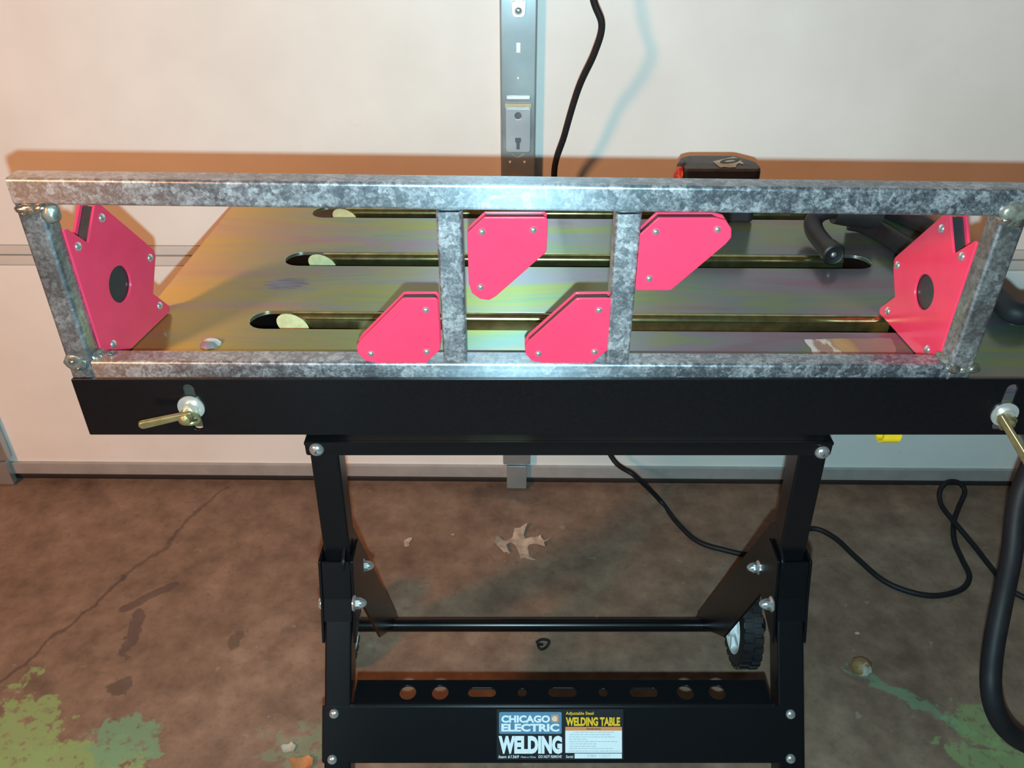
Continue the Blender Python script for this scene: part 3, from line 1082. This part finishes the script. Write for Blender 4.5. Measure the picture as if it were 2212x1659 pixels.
# ------------------------------------------------------------------ galvanised frame on the table
TW = 0.0190
frame = thing('steel_frame', (0.004, 0.545, ZP),
              'long welded frame of galvanised square tube standing upright on the table', 'frame')
fy = lambda x: 0.5385 - (x + 0.0) * 0.0088 + TW / 2 + 0.0
XL, XR = -0.3437, 0.3535
zbr = ZP + TW / 2 + 0.0003
obj('bottom_rail', square_tube((XL + TW, fy(XL), zbr), (XR - TW, fy(XR), zbr), TW, TW, (0, 1, 0)), M['galv'], frame)
tl, tr_ = HC - 0.1863 - TW / 2, HC - 0.1928 - TW / 2
obj('top_rail', square_tube((XL + 0.0015, fy(XL), tl), (XR + 0.004, fy(XR), tr_), TW, TW, (0, 1, 0)), M['galv'], frame)
obj('side_post', square_tube((XL + TW / 2, fy(XL), ZP + 0.0003), (XL + TW / 2 + 0.001, fy(XL), tl - TW / 2), TW, TW, (0, 1, 0), 0.0034), M['galv_post'], frame)
obj('side_post', square_tube((XR - TW / 2, fy(XR), ZP + 0.0003), (XR - TW / 2 + 0.001, fy(XR), tr_ - TW / 2), TW, TW, (0, 1, 0), 0.0034), M['galv_post'], frame)
for wi, (px, py, rx, ry, rz, mm) in enumerate((
        (62, 452, 0.0095, 0.004, 0.0040, 'weld'), (88, 449, 0.006, 0.004, 0.0035, 'weld'), (55, 462, 0.0035, 0.003, 0.003, 'weld'), (110, 461, 0.0062, 0.006, 0.0072, 'scale'),
        (163, 784, 0.0086, 0.0025, 0.0070, 'scale'), (158, 779, 0.003, 0.004, 0.003, 'weld'), (171, 793, 0.003, 0.004, 0.0025, 'weld'),
        (2190, 462, 0.0100, 0.0055, 0.0085, 'scale'), (2170, 474, 0.0045, 0.0055, 0.004, 'weld'), (2196, 478, 0.005, 0.005, 0.004, 'weld'),
        (2060, 797, 0.0055, 0.0035, 0.0035, 'weld'), (2082, 799, 0.0060, 0.003, 0.0035, 'scale'), (2102, 797, 0.0050, 0.003, 0.0035, 'weld'))):
    X0 = onY(px, py, 0.54).x
    c_ = onY(px, py, fy(X0) - TW / 2)
    obj('weld_bead', lump(c_, rx, ry, rz, wi * 3.1, amp=0.2), M[mm], frame)
for wi, (px, py, r_) in enumerate(((213, 769, 0.0035), (238, 763, 0.0026), (205, 783, 0.003), (222, 775, 0.0022), (2042, 799, 0.002), (2034, 789, 0.0018))):
    c_ = onY(px, py, fy(onY(px, py, 0.54).x) + 0.001)
    c_.z = max(c_.z, ZP + TW)
    obj('spatter_ball', lump(c_, r_, r_, r_ * 0.9, wi * 1.7 + 50, 2, 0.15), M['weld'], frame)
for wi, (x, z, h_) in enumerate(((XL + TW + 0.001, ZP + TW + 0.0005, 0.01), (XR - TW - 0.001, ZP + TW + 0.0005, 0.01))):
    obj('weld_bead', lump((x, fy(x) + 0.002, z), 0.0035, 0.008, 0.0032, wi + 90, amp=0.3), M['scale'], frame)

lb = 'short galvanised square tube held upright between the rails, '
for i, (x0, ztop, lab) in enumerate(((-0.0525, tl - TW / 2 - 0.0042, lb + 'left one of two'), (0.0717, tl - TW / 2 - 0.0052, lb + 'right one of two'))):
    xc = x0 + TW / 2 - 0.0006
    o = obj('square_tube', square_tube((0, 0, 0), (0, 0, ztop - (ZP + TW + 0.0006)), TW * 0.94, TW, (1, 0, 0), 0.0024), M['galv_up'])
    o.location = (xc, fy(xc), ZP + TW + 0.0006)
    tag(o, lab, 'tube', 'loose square tubes between the rails')

# ------------------------------------------------------------------ welding magnets
def small_magnet():
    r = thing('welding_magnet', (0, 0, 0), world_built=False)
    prof = [(0.0117, 0.0), (0.050, 0.0), (0.058, 0.002), (0.0628, 0.008), (0.0637, 0.0145), (0.0605, 0.0195), (0.0262, 0.055), (0.0235, 0.0555), (0.0015, 0.0555), (0.0, 0.054), (0.0, 0.0122)]
    prof = round_poly(prof, [0.001, 0.001, 0.002, 0.003, 0.003, 0.003, 0.002, 0, 0.0015, 0.0015, 0.001], 3)
    for z in (0.0011, 0.0109):
        obj('face_plate', sheet(prof, [], 0.0022, 0.0006, Matrix.Translation((0, 0, z))), M['red'], r)
    inner = [(0.0125, 0.0012), (0.050, 0.0012), (0.060, 0.006), (0.0605, 0.0170), (0.0255, 0.0540), (0.003, 0.0543), (0.0012, 0.052), (0.0012, 0.013)]
    obj('magnet_core', sheet(inner, [], 0.0076, 0, Matrix.Translation((0, 0, 0.006))), M['core'], r)
    for (x, y) in ((0.0092, 0.0459), (0.0106, 0.0103), (0.0531, 0.0085)):
        bm = dome((x, y, 0.0), (0, 0, -1), 0.0026, 0.0019, 14)
        dome((x, y, 0.012), (0, 0, 1), 0.0026, 0.0019, 14, bm)
        obj('rivet', bm, M['chrome'], r)
    return r


SMG = small_magnet()
grp = 'small red welding magnets'
ymf = 0.5385
def place(o, org, x, y, z, lab, group):
    o.matrix_world = axes(org, x, y, z)
    tag(o, lab, 'magnet', group)
pB = onY(953.5, 788, ymf)
zb_ = ZP + TW + 0.0008
place(SMG, (pB.x, ymf, zb_), (-1, 0, 0), (0, 0, 1), (0, 1, 0), 'small red welding magnet on the bottom rail, left of the left upright tube', grp)
o = copy_tree(SMG)
pC = onY(1312, 789, ymf)
place(o, (pC.x, ymf, zb_), (-1, 0, 0), (0, 0, 1), (0, 1, 0), 'small red welding magnet on the bottom rail, between the two upright tubes', grp)
o = copy_tree(SMG)
pA = onY(1008, 467, ymf - 0.002)
place(o, (pA.x, ymf + 0.010, pA.z - 0.0008), (0, 0, -1), (1, 0, 0), (0, -1, 0), 'small red welding magnet under the top rail, between the two upright tubes', grp)
o = copy_tree(SMG)
pD = onY(1384, 468, ymf - 0.002)
place(o, (pD.x + 0.0008, ymf - 0.002, pD.z - 0.0008), (1, 0, 0), (0, 0, -1), (0, 1, 0), 'small red welding magnet under the top rail, right of the right upright tube', grp)

def big_magnet(name, P, ang, sgn, pts, rivets, hole, lab):
    """arrow magnet standing on the plate behind a side post; P: foot of its near edge, ang: toe-in; sgn: side of the seen face"""
    P = Vector((P[0], P[1], ZP))
    d = Vector((math.sin(R(ang)), math.cos(R(ang)), 0))
    nrm = Vector((d.y, -d.x, 0)) * sgn

    def loc(p):
        r_ = ray(*p)
        o_ = Vector((0, 0, HC))
        q_ = o_ + r_ * ((P - o_).dot(nrm) / r_.dot(nrm))
        return ((q_ - P).dot(d), q_.z - ZP)
    up = [loc(p) for p in pts]
    zb = 0.0006
    s0 = up[0][0]
    tip = up[1]
    prof = [up[0], (s0, zb + 0.011), (s0 + 0.011, zb), (tip[0], zb)] + [(a, b + (zb - tip[1]) * max(0, 1 - b / 0.06)) for a, b in up[2:]]
    rad = [0.001, 0.002, 0.002, 0.006, 0.006] + [0.0012] * (len(prof) - 5)
    rad[7] = 0.006
    r = thing(name, P, lab, 'magnet', 'large red arrow magnets', world_built=False)
    pr = round_poly(prof, rad, 4)
    hc = loc(hole[0])
    hr = (loc((hole[0][0], hole[0][1] - hole[1]))[1] - hc[1]) * 1.09
    T = 0.0145
    base = axes((0, 0, 0), d, (0, 0, 1), d.cross(Vector((0, 0, 1))))
    flip = 1 if d.cross(Vector((0, 0, 1))).dot(nrm) > 0 else -1
    mm = lambda x: base @ Matrix.Translation((0, 0, flip * x))
    for x in (-0.0011, -(T - 0.0011)):
        obj('face_plate', sheet(pr, [circle(hc[0], hc[1], hr, 28)], 0.0022, 0.0005, mm(x)), M['red'], r)
    cen = Vector((sum(p[0] for p in prof) / len(prof), sum(p[1] for p in prof) / len(prof)))
    core = [tuple(cen + (Vector(p) - cen) * 0.93) for p in prof]
    obj('magnet_core', sheet(core, [], T - 0.0050, 0, mm(-T / 2)), M['core_bare'], r)
    for p in rivets:
        y, z = loc(p)
        bm = dome(mm(0) @ Vector((y, z, 0)), nrm, 0.0036, 0.0022, 16)
        dome(mm(-T) @ Vector((y, z, 0)), -nrm, 0.0036, 0.0022, 16, bm)
        obj('rivet', bm, M['chrome'], r)
    return r


# outline: near edge top, tip, then round the back, over the part hidden by the top rail, to the notch
E = [(137.4, 496), (366, 672), (367, 660), (331, 632.7), (336.3, 555), (334.2, 540.5), (226.6, 449), (216, 440), (206, 436), (190.7, 525), (146, 494)]
big_magnet('arrow_magnet', (-0.322, 0.5605), 8.0, 1, E, ((219.8, 470.8), (168.6, 532.7), (324, 557), (344.5, 660.4), (244.4, 743.4)), ((260, 614), 41),
           'large red arrow shaped welding magnet behind the left side post')
F = [(2109, 524.6), (1897.4, 681), (1899, 670), (1932, 644), (1929, 579), (1931, 558), (2027.6, 472.6), (2037, 465), (2051, 459), (2059, 548.5), (2106, 520)]
big_magnet('arrow_magnet', (0.335, 0.5555), -3.0, -1, F, ((2034, 494), (2077.6, 554), (1938.7, 573), (1917.5, 671.5), (2003, 755)), ((1995.5, 631), 41),
           'large red arrow shaped welding magnet behind the right side post')

# ------------------------------------------------------------------ things on the table
# black plastic case with tape on top
cb = onZ(1562, 483, ZP)
case = thing('plastic_case', (cb.x, cb.y, ZP), 'small black plastic case with torn tape label on top, at the back of the table', 'case')
YF = cb.y
x0, x1 = onY(1479, 367, YF).x, onY(1648, 367, YF).x
ztop = onY(1560, 367, YF).z
dep = onZ(1560, 337, ztop).y - YF
bm = NB()
out_ = round_poly([(x0, YF), (x1, YF), (x1 - 0.001, YF + dep * 0.55), (x1 - 0.020, YF + dep), (x0 + 0.012, YF + dep), (x0, YF + dep * 0.8)], [0.004, 0.008, 0.012, 0.01, 0.012, 0.008])
obj('shell', sheet(out_, [], ztop - ZP - 0.003, 0.002, Matrix.Translation((0, 0, (ztop + ZP) / 2))), M['case_dark'], case)
o2 = [((x - cb.x) * 0.985 + cb.x, (y - YF - dep / 2) * 0.97 + YF + dep / 2) for x, y in out_]
obj('lid', sheet(o2, [], 0.004, 0.0012, Matrix.Translation((0, 0, ztop - 0.0012))), M['case'], case)
tp = [onZ(px, py, ztop + 0.003) for px, py in ((1541, 346), (1586, 336), (1597, 341), (1608, 352), (1597, 349), (1590, 355), (1591, 358), (1577, 359), (1566, 357.5), (1557, 359), (1549, 353))]
tape = obj('tape_label', sheet([(p_.x, p_.y) for p_ in tp][::-1], [], 0.0004, 0, Matrix.Translation((0, 0, ztop + 0.0015))), M['tape'], case, label='torn tan masking tape with an oval ink mark')
ov = onZ(1577, 345.5, ztop + 0.003)
ring_o = [(ov.x + 0.0115 * math.cos(a_) + 0.003 * math.sin(a_), ov.y + 0.0085 * math.sin(a_) + 0.003 * math.cos(a_)) for a_ in [2 * math.pi * k / 24 for k in range(24)]]
ring_i = [(ov.x + (x - ov.x) * 0.55, ov.y + (y - ov.y) * 0.45) for x, y in ring_o]
obj('ink_mark', sheet(ring_o, [ring_i], 0.0002, 0, Matrix.Translation((0, 0, ztop + 0.002))), M['ink'], tape)
obj('side_tab', lump((x0 - 0.002, YF + 0.012, ztop - 0.013), 0.0065, 0.010, 0.013, 4, 3, 0.25), M['redtab'], case, label='red side tab')
obj('tab_knob', lump((x0 + 0.001, YF + 0.02, ztop - 0.002), 0.006, 0.008, 0.005, 9, 3, 0.2), M['case'], case)

# welding gun lying behind the frame
def Z(px, py, h): return onZ(px, py, ZP + h)
gun = thing('welding_gun', (0.40, 0.84, ZP), 'black welding gun with thick black cable lying on the right of the table top', 'welding gun')
neck = [Z(1800, 452, 0.030), Z(1772, 460, 0.027), Z(1757, 478, 0.020), Z(1760, 500, 0.0145), Z(1778, 525, 0.0118), Z(1796, 545, 0.0112)]
obj('neck', sweep(neck, 0.0095, 16), M['rubber'], gun)
dn = (neck[-1] - neck[-2]).normalized()
obj('nozzle', lathe([(0.0, -0.008), (0.0108, -0.008), (0.0112, -0.002), (0.0112, 0.006), (0.0095, 0.0075), (0.008, 0.0065), (0, 0.0055)], neck[-1], dn, 20), M['bore'], gun)
obj('contact_tip', dome(neck[-1] + dn * 0.0055, dn, 0.003, 0.002), M['chrome'], gun)
hd = [Z(1800, 452, 0.030), Z(1850, 452, 0.030), Z(1905, 465, 0.026)]
obj('handle', sweep(hd, lambda q: 0.0150 + 0.004 * math.sin(q * 3.14), 16), M['rubber'], gun)
obj('trigger', lump(Z(1838, 472, 0.020), 0.014, 0.008, 0.007, 3, 3, 0.1), M['bore'], gun)
cabp = [Z(1835, 478, 0.012), Z(1870, 486, 0.010), Z(1905, 503, 0.010), Z(1950, 532, 0.010), Z(2010, 566, 0.010), Z(2080, 602, 0.010), Z(2150, 640, 0.010), Z(2200, 678, 0.011)]
e = cabp[-1]
cabp += [Vector((0.495, 0.655, ZP + 0.006)), Vector((0.520, 0.648, ZP - 0.05)), onX(2230, 1000, 0.512), onX(2198, 1090, 0.503), onX(2185, 1200, 0.497), onX(2165, 1300, 0.490), onX(2146, 1400, 0.478), onX(2140, 1480, 0.470),
         onX(2152, 1540, 0.476), onX(2184, 1585, 0.495), onX(2240, 1618, 0.53), Vector((0.66, 0.50, 0.05)), Vector((0.80, 0.52, 0.012)), Vector((1.0, 0.55, 0.012))]
obj('gun_cable', sweep(cabp, 0.0098, 14), M['cord'], gun)

gc = [Z(1880, 440, 0.011), Z(1930, 458, 0.009), Z(1975, 478, 0.009), Z(2000, 489, 0.010)]
gc += [Z(2030, 515, 0.0098), Z(2058, 552, 0.0098), Z(2085, 590, 0.0098), Z(2098, 612, 0.0098)]
g2 = obj('ground_cable', sweep(gc, 0.0092, 12), M['cord'])
tag(g2, 'short black cable end on the table behind the welding gun cable and right arrow magnet', 'cable')

# yellow strap under the right of the table
ya = 0.600
yl, yr = onY(1908, 945, ya).x, onY(1946, 945, ya).x
zlow = onY(1927, 962, ya).z
bm = NB()
path = []
for k in range(13):
    a_ = R(180 + 15 * k)
    path.append((ya + 0.009 + 0.009 * math.cos(a_), zlow + 0.009 + 0.009 * math.sin(a_)))
path = [(ya, ZP - PT - 0.0005)] + path + [(ya + 0.018, ZP - PT - 0.0005)]
last = None
for i, (y, z) in enumerate(path):
    a_, b_ = path[max(i - 1, 0)], path[min(i + 1, len(path) - 1)]
    n_ = Vector((0, -(b_[1] - a_[1]), b_[0] - a_[0])).normalized() * 0.0012
    ring = [bm.verts.new((yl, y + n_.y, z + n_.z)), bm.verts.new((yr, y + n_.y, z + n_.z)), bm.verts.new((yr, y - n_.y, z - n_.z)), bm.verts.new((yl, y - n_.y, z - n_.z))]
    if last:
        for j in range(4):
            bm.faces.new((last[j], last[(j + 1) % 4], ring[(j + 1) % 4], ring[j]))
    else:
        bm.faces.new(ring)
    last = ring
bm.faces.new(last)
tag(obj('yellow_strap', bm, M['yellow']), 'yellow strap loop hanging below the right of the table', 'strap')

# ------------------------------------------------------------------ power cord down the door and over the floor
def F0(px, py, h=0.0045): return onZ(px, py, h)
cp = [Vector((0.03, 1.0, 2.12)), Vector((0.035, 0.995, 1.70)), Vector((0.040, 0.99, 1.35)), Vector((0.045, 0.99, 1.10)), Vector((0.055, 0.988, 0.95)), Vector((0.067, 0.986, 0.865)), Vector((0.078, 0.985, 0.805)), onY(1282, 0, 0.985), onY(1300, 55, 0.985), onY(1284, 115, 0.99), onY(1250, 190, 1.0), onY(1220, 290, 1.01), onY(1197, 385, 1.03)]
cp += [Vector((0.075, 1.036, 0.45)), Vector((0.11, 1.036, 0.22)), onY(1320, 985, 1.03), onY(1372, 1028, 1.0)]
cp += [F0(1425, 1080), F0(1462, 1128), F0(1505, 1168), F0(1560, 1187), F0(1625, 1197), F0(1690, 1172), F0(1750, 1142), F0(1800, 1160), F0(1850, 1205), F0(1905, 1252), F0(1960, 1277), F0(2020, 1287), F0(2075, 1274), F0(2094, 1246), F0(2078, 1208), F0(2062, 1170), F0(2060, 1130), F0(2070, 1098)]
cp += [onY(2084, 1062, 1.035), onY(2070, 1043, 1.045), onY(2046, 1042, 1.045), onY(2030, 1062, 1.035), F0(2034, 1092, 0.006), F0(2058, 1124, 0.0135), F0(2105, 1180, 0.005), F0(2160, 1248), F0(2215, 1292), F0(2400, 1350)]
for p_ in cp:
    p_.z = max(p_.z, 0.0045)
tag(obj('power_cord', sweep(cp, 0.0040, 10), M['cord']), 'thin black power cord down the garage door and snaking over the floor', 'cord')

# ------------------------------------------------------------------ litter on the floor
lf = [(1195, 315), (1090, 370), (1030, 410), (920, 425), (900, 500), (880, 580), (830, 610), (720, 650), (650, 640), (600, 600), (540, 590), (500, 650), (490, 720), (560, 820), (690, 955), (760, 930), (800, 970), (810, 930), (770, 880), (760, 800), (740, 760), (800, 700), (850, 690), (920, 740), (990, 840), (1030, 950), (1040, 1050), (1110, 1020), (1160, 1030), (1250, 1080), (1350, 1135), (1390, 1120), (1320, 1060), (1250, 990), (1230, 930), (1220, 840), (1200, 780), (1240, 720), (1330, 700), (1450, 730), (1580, 790), (1560, 700), (1700, 660), (1560, 665), (1500, 600), (1480, 550), (1430, 570), (1270, 570), (1150, 600), (1120, 540), (1150, 430), (1190, 350)]
pts = [onZ(1020 + x * 0.09946, 1100 + y * 0.09946, 0.006) for x, y in lf]
def curl_sheet(name, pts, amp, mat, thick=0.0006):
    cx = sum(p_.x for p_ in pts) / len(pts)
    cy = sum(p_.y for p_ in pts) / len(pts)
    me = sheet([(p_.x - cx, p_.y - cy) for p_ in pts], [], thick, 0)
    bm = NB()
    bm.from_mesh(me)
    bpy.data.meshes.remove(me)
    bmesh.ops.triangulate(bm, faces=bm.faces)
    bmesh.ops.subdivide_edges(bm, edges=bm.edges, cuts=2, use_grid_fill=True)
    from mathutils import noise
    rmax = max(math.hypot(p_.x - cx, p_.y - cy) for p_ in pts)
    for v in bm.verts:
        rr_ = math.hypot(v.co.x, v.co.y) / rmax
        v.co.z += amp * (rr_ ** 2 * 0.8 + 0.6 * noise.noise(Vector((v.co.x * 40, v.co.y * 40, amp * 100))))
    lo_ = min(v.co.z for v in bm.verts)
    for v in bm.verts:
        v.co.z -= lo_
    o = obj(name, bm, mat)
    o.location = (cx, cy, 0.0005)
    return o
lv = curl_sheet('oak_leaf', pts, 0.008, M['leaf'])
tag(lv, 'dry brown oak leaf lying on the concrete behind the table legs', 'leaf')
def blobpts(px, py, rx, ry, n, seed, jit=0.25):
    rnd = random.Random(seed)
    c_ = onZ(px, py, 0)
    return [Vector((c_.x + rx * math.cos(2 * math.pi * k / n) * (1 + rnd.uniform(-jit, jit)), c_.y + ry * math.sin(2 * math.pi * k / n) * (1 + rnd.uniform(-jit, jit)), 0)) for k in range(n)]
fr = [onZ(640 + x * 0.1627, 1130 + y * 0.1627, 0.002) for x, y in ((1435, 225), (1490, 200), (1540, 200), (1530, 225), (1495, 260), (1500, 295), (1460, 318), (1435, 310), (1430, 260))]
tag(curl_sheet('leaf_scrap', fr[::-1], 0.003, M['leaf']), 'small pale leaf scrap left of the oak leaf', 'leaf')
tag(curl_sheet('leaf_scrap', blobpts(626, 1617, 0.0085, 0.006, 13, 3, 0.35), 0.004, M['scrap']), 'pale crumpled scrap beside the left leg on the green paint', 'scrap')
tag(curl_sheet('rusty_leaf', blobpts(652, 1655, 0.012, 0.009, 11, 5, 0.4), 0.009, M['leaf_orange']), 'rust coloured crumpled leaf at the bottom edge by the left leg', 'leaf')
c_ = onZ(1861, 1437, 0.012)
nut = thing('nutshell', (c_.x, c_.y, 0.0), 'broken nutshell with pale inside on the floor right of the table', 'nutshell')
obj('shell', lump((c_.x, c_.y, 0.0105), 0.0125, 0.012, 0.010, 21, 3, 0.2), M['nutshell'], nut)
obj('kernel', lump((c_.x + 0.002, c_.y - 0.006, 0.0105), 0.009, 0.008, 0.009, 33, 3, 0.3), M['scrap'], nut)
wp = [onZ(px, py, 0.003) for px, py in ((1158, 1388), (1170, 1383), (1186, 1388), (1180, 1398), (1168, 1404), (1162, 1396), (1172, 1392))]
for k, p_ in enumerate(wp):
    p_.z = 0.003 + 0.0015 * (k % 3)
tag(obj('bent_wire', sweep(wp, 0.0018, 8), M['cord']), 'short black bent wire lying on the floor below the axle', 'wire')
for px, py, r_, lab in ((1851, 1369, 0.0035, 'tiny white chip on the floor above the nutshell'), (978, 1156, 0.0028, 'tiny pale chip on the floor above left of the oak leaf')):
    tag(curl_sheet('paint_chip', blobpts(px, py, r_, r_ * 0.7, 7, px), 0.0012, M['scrap']), lab, 'chip')
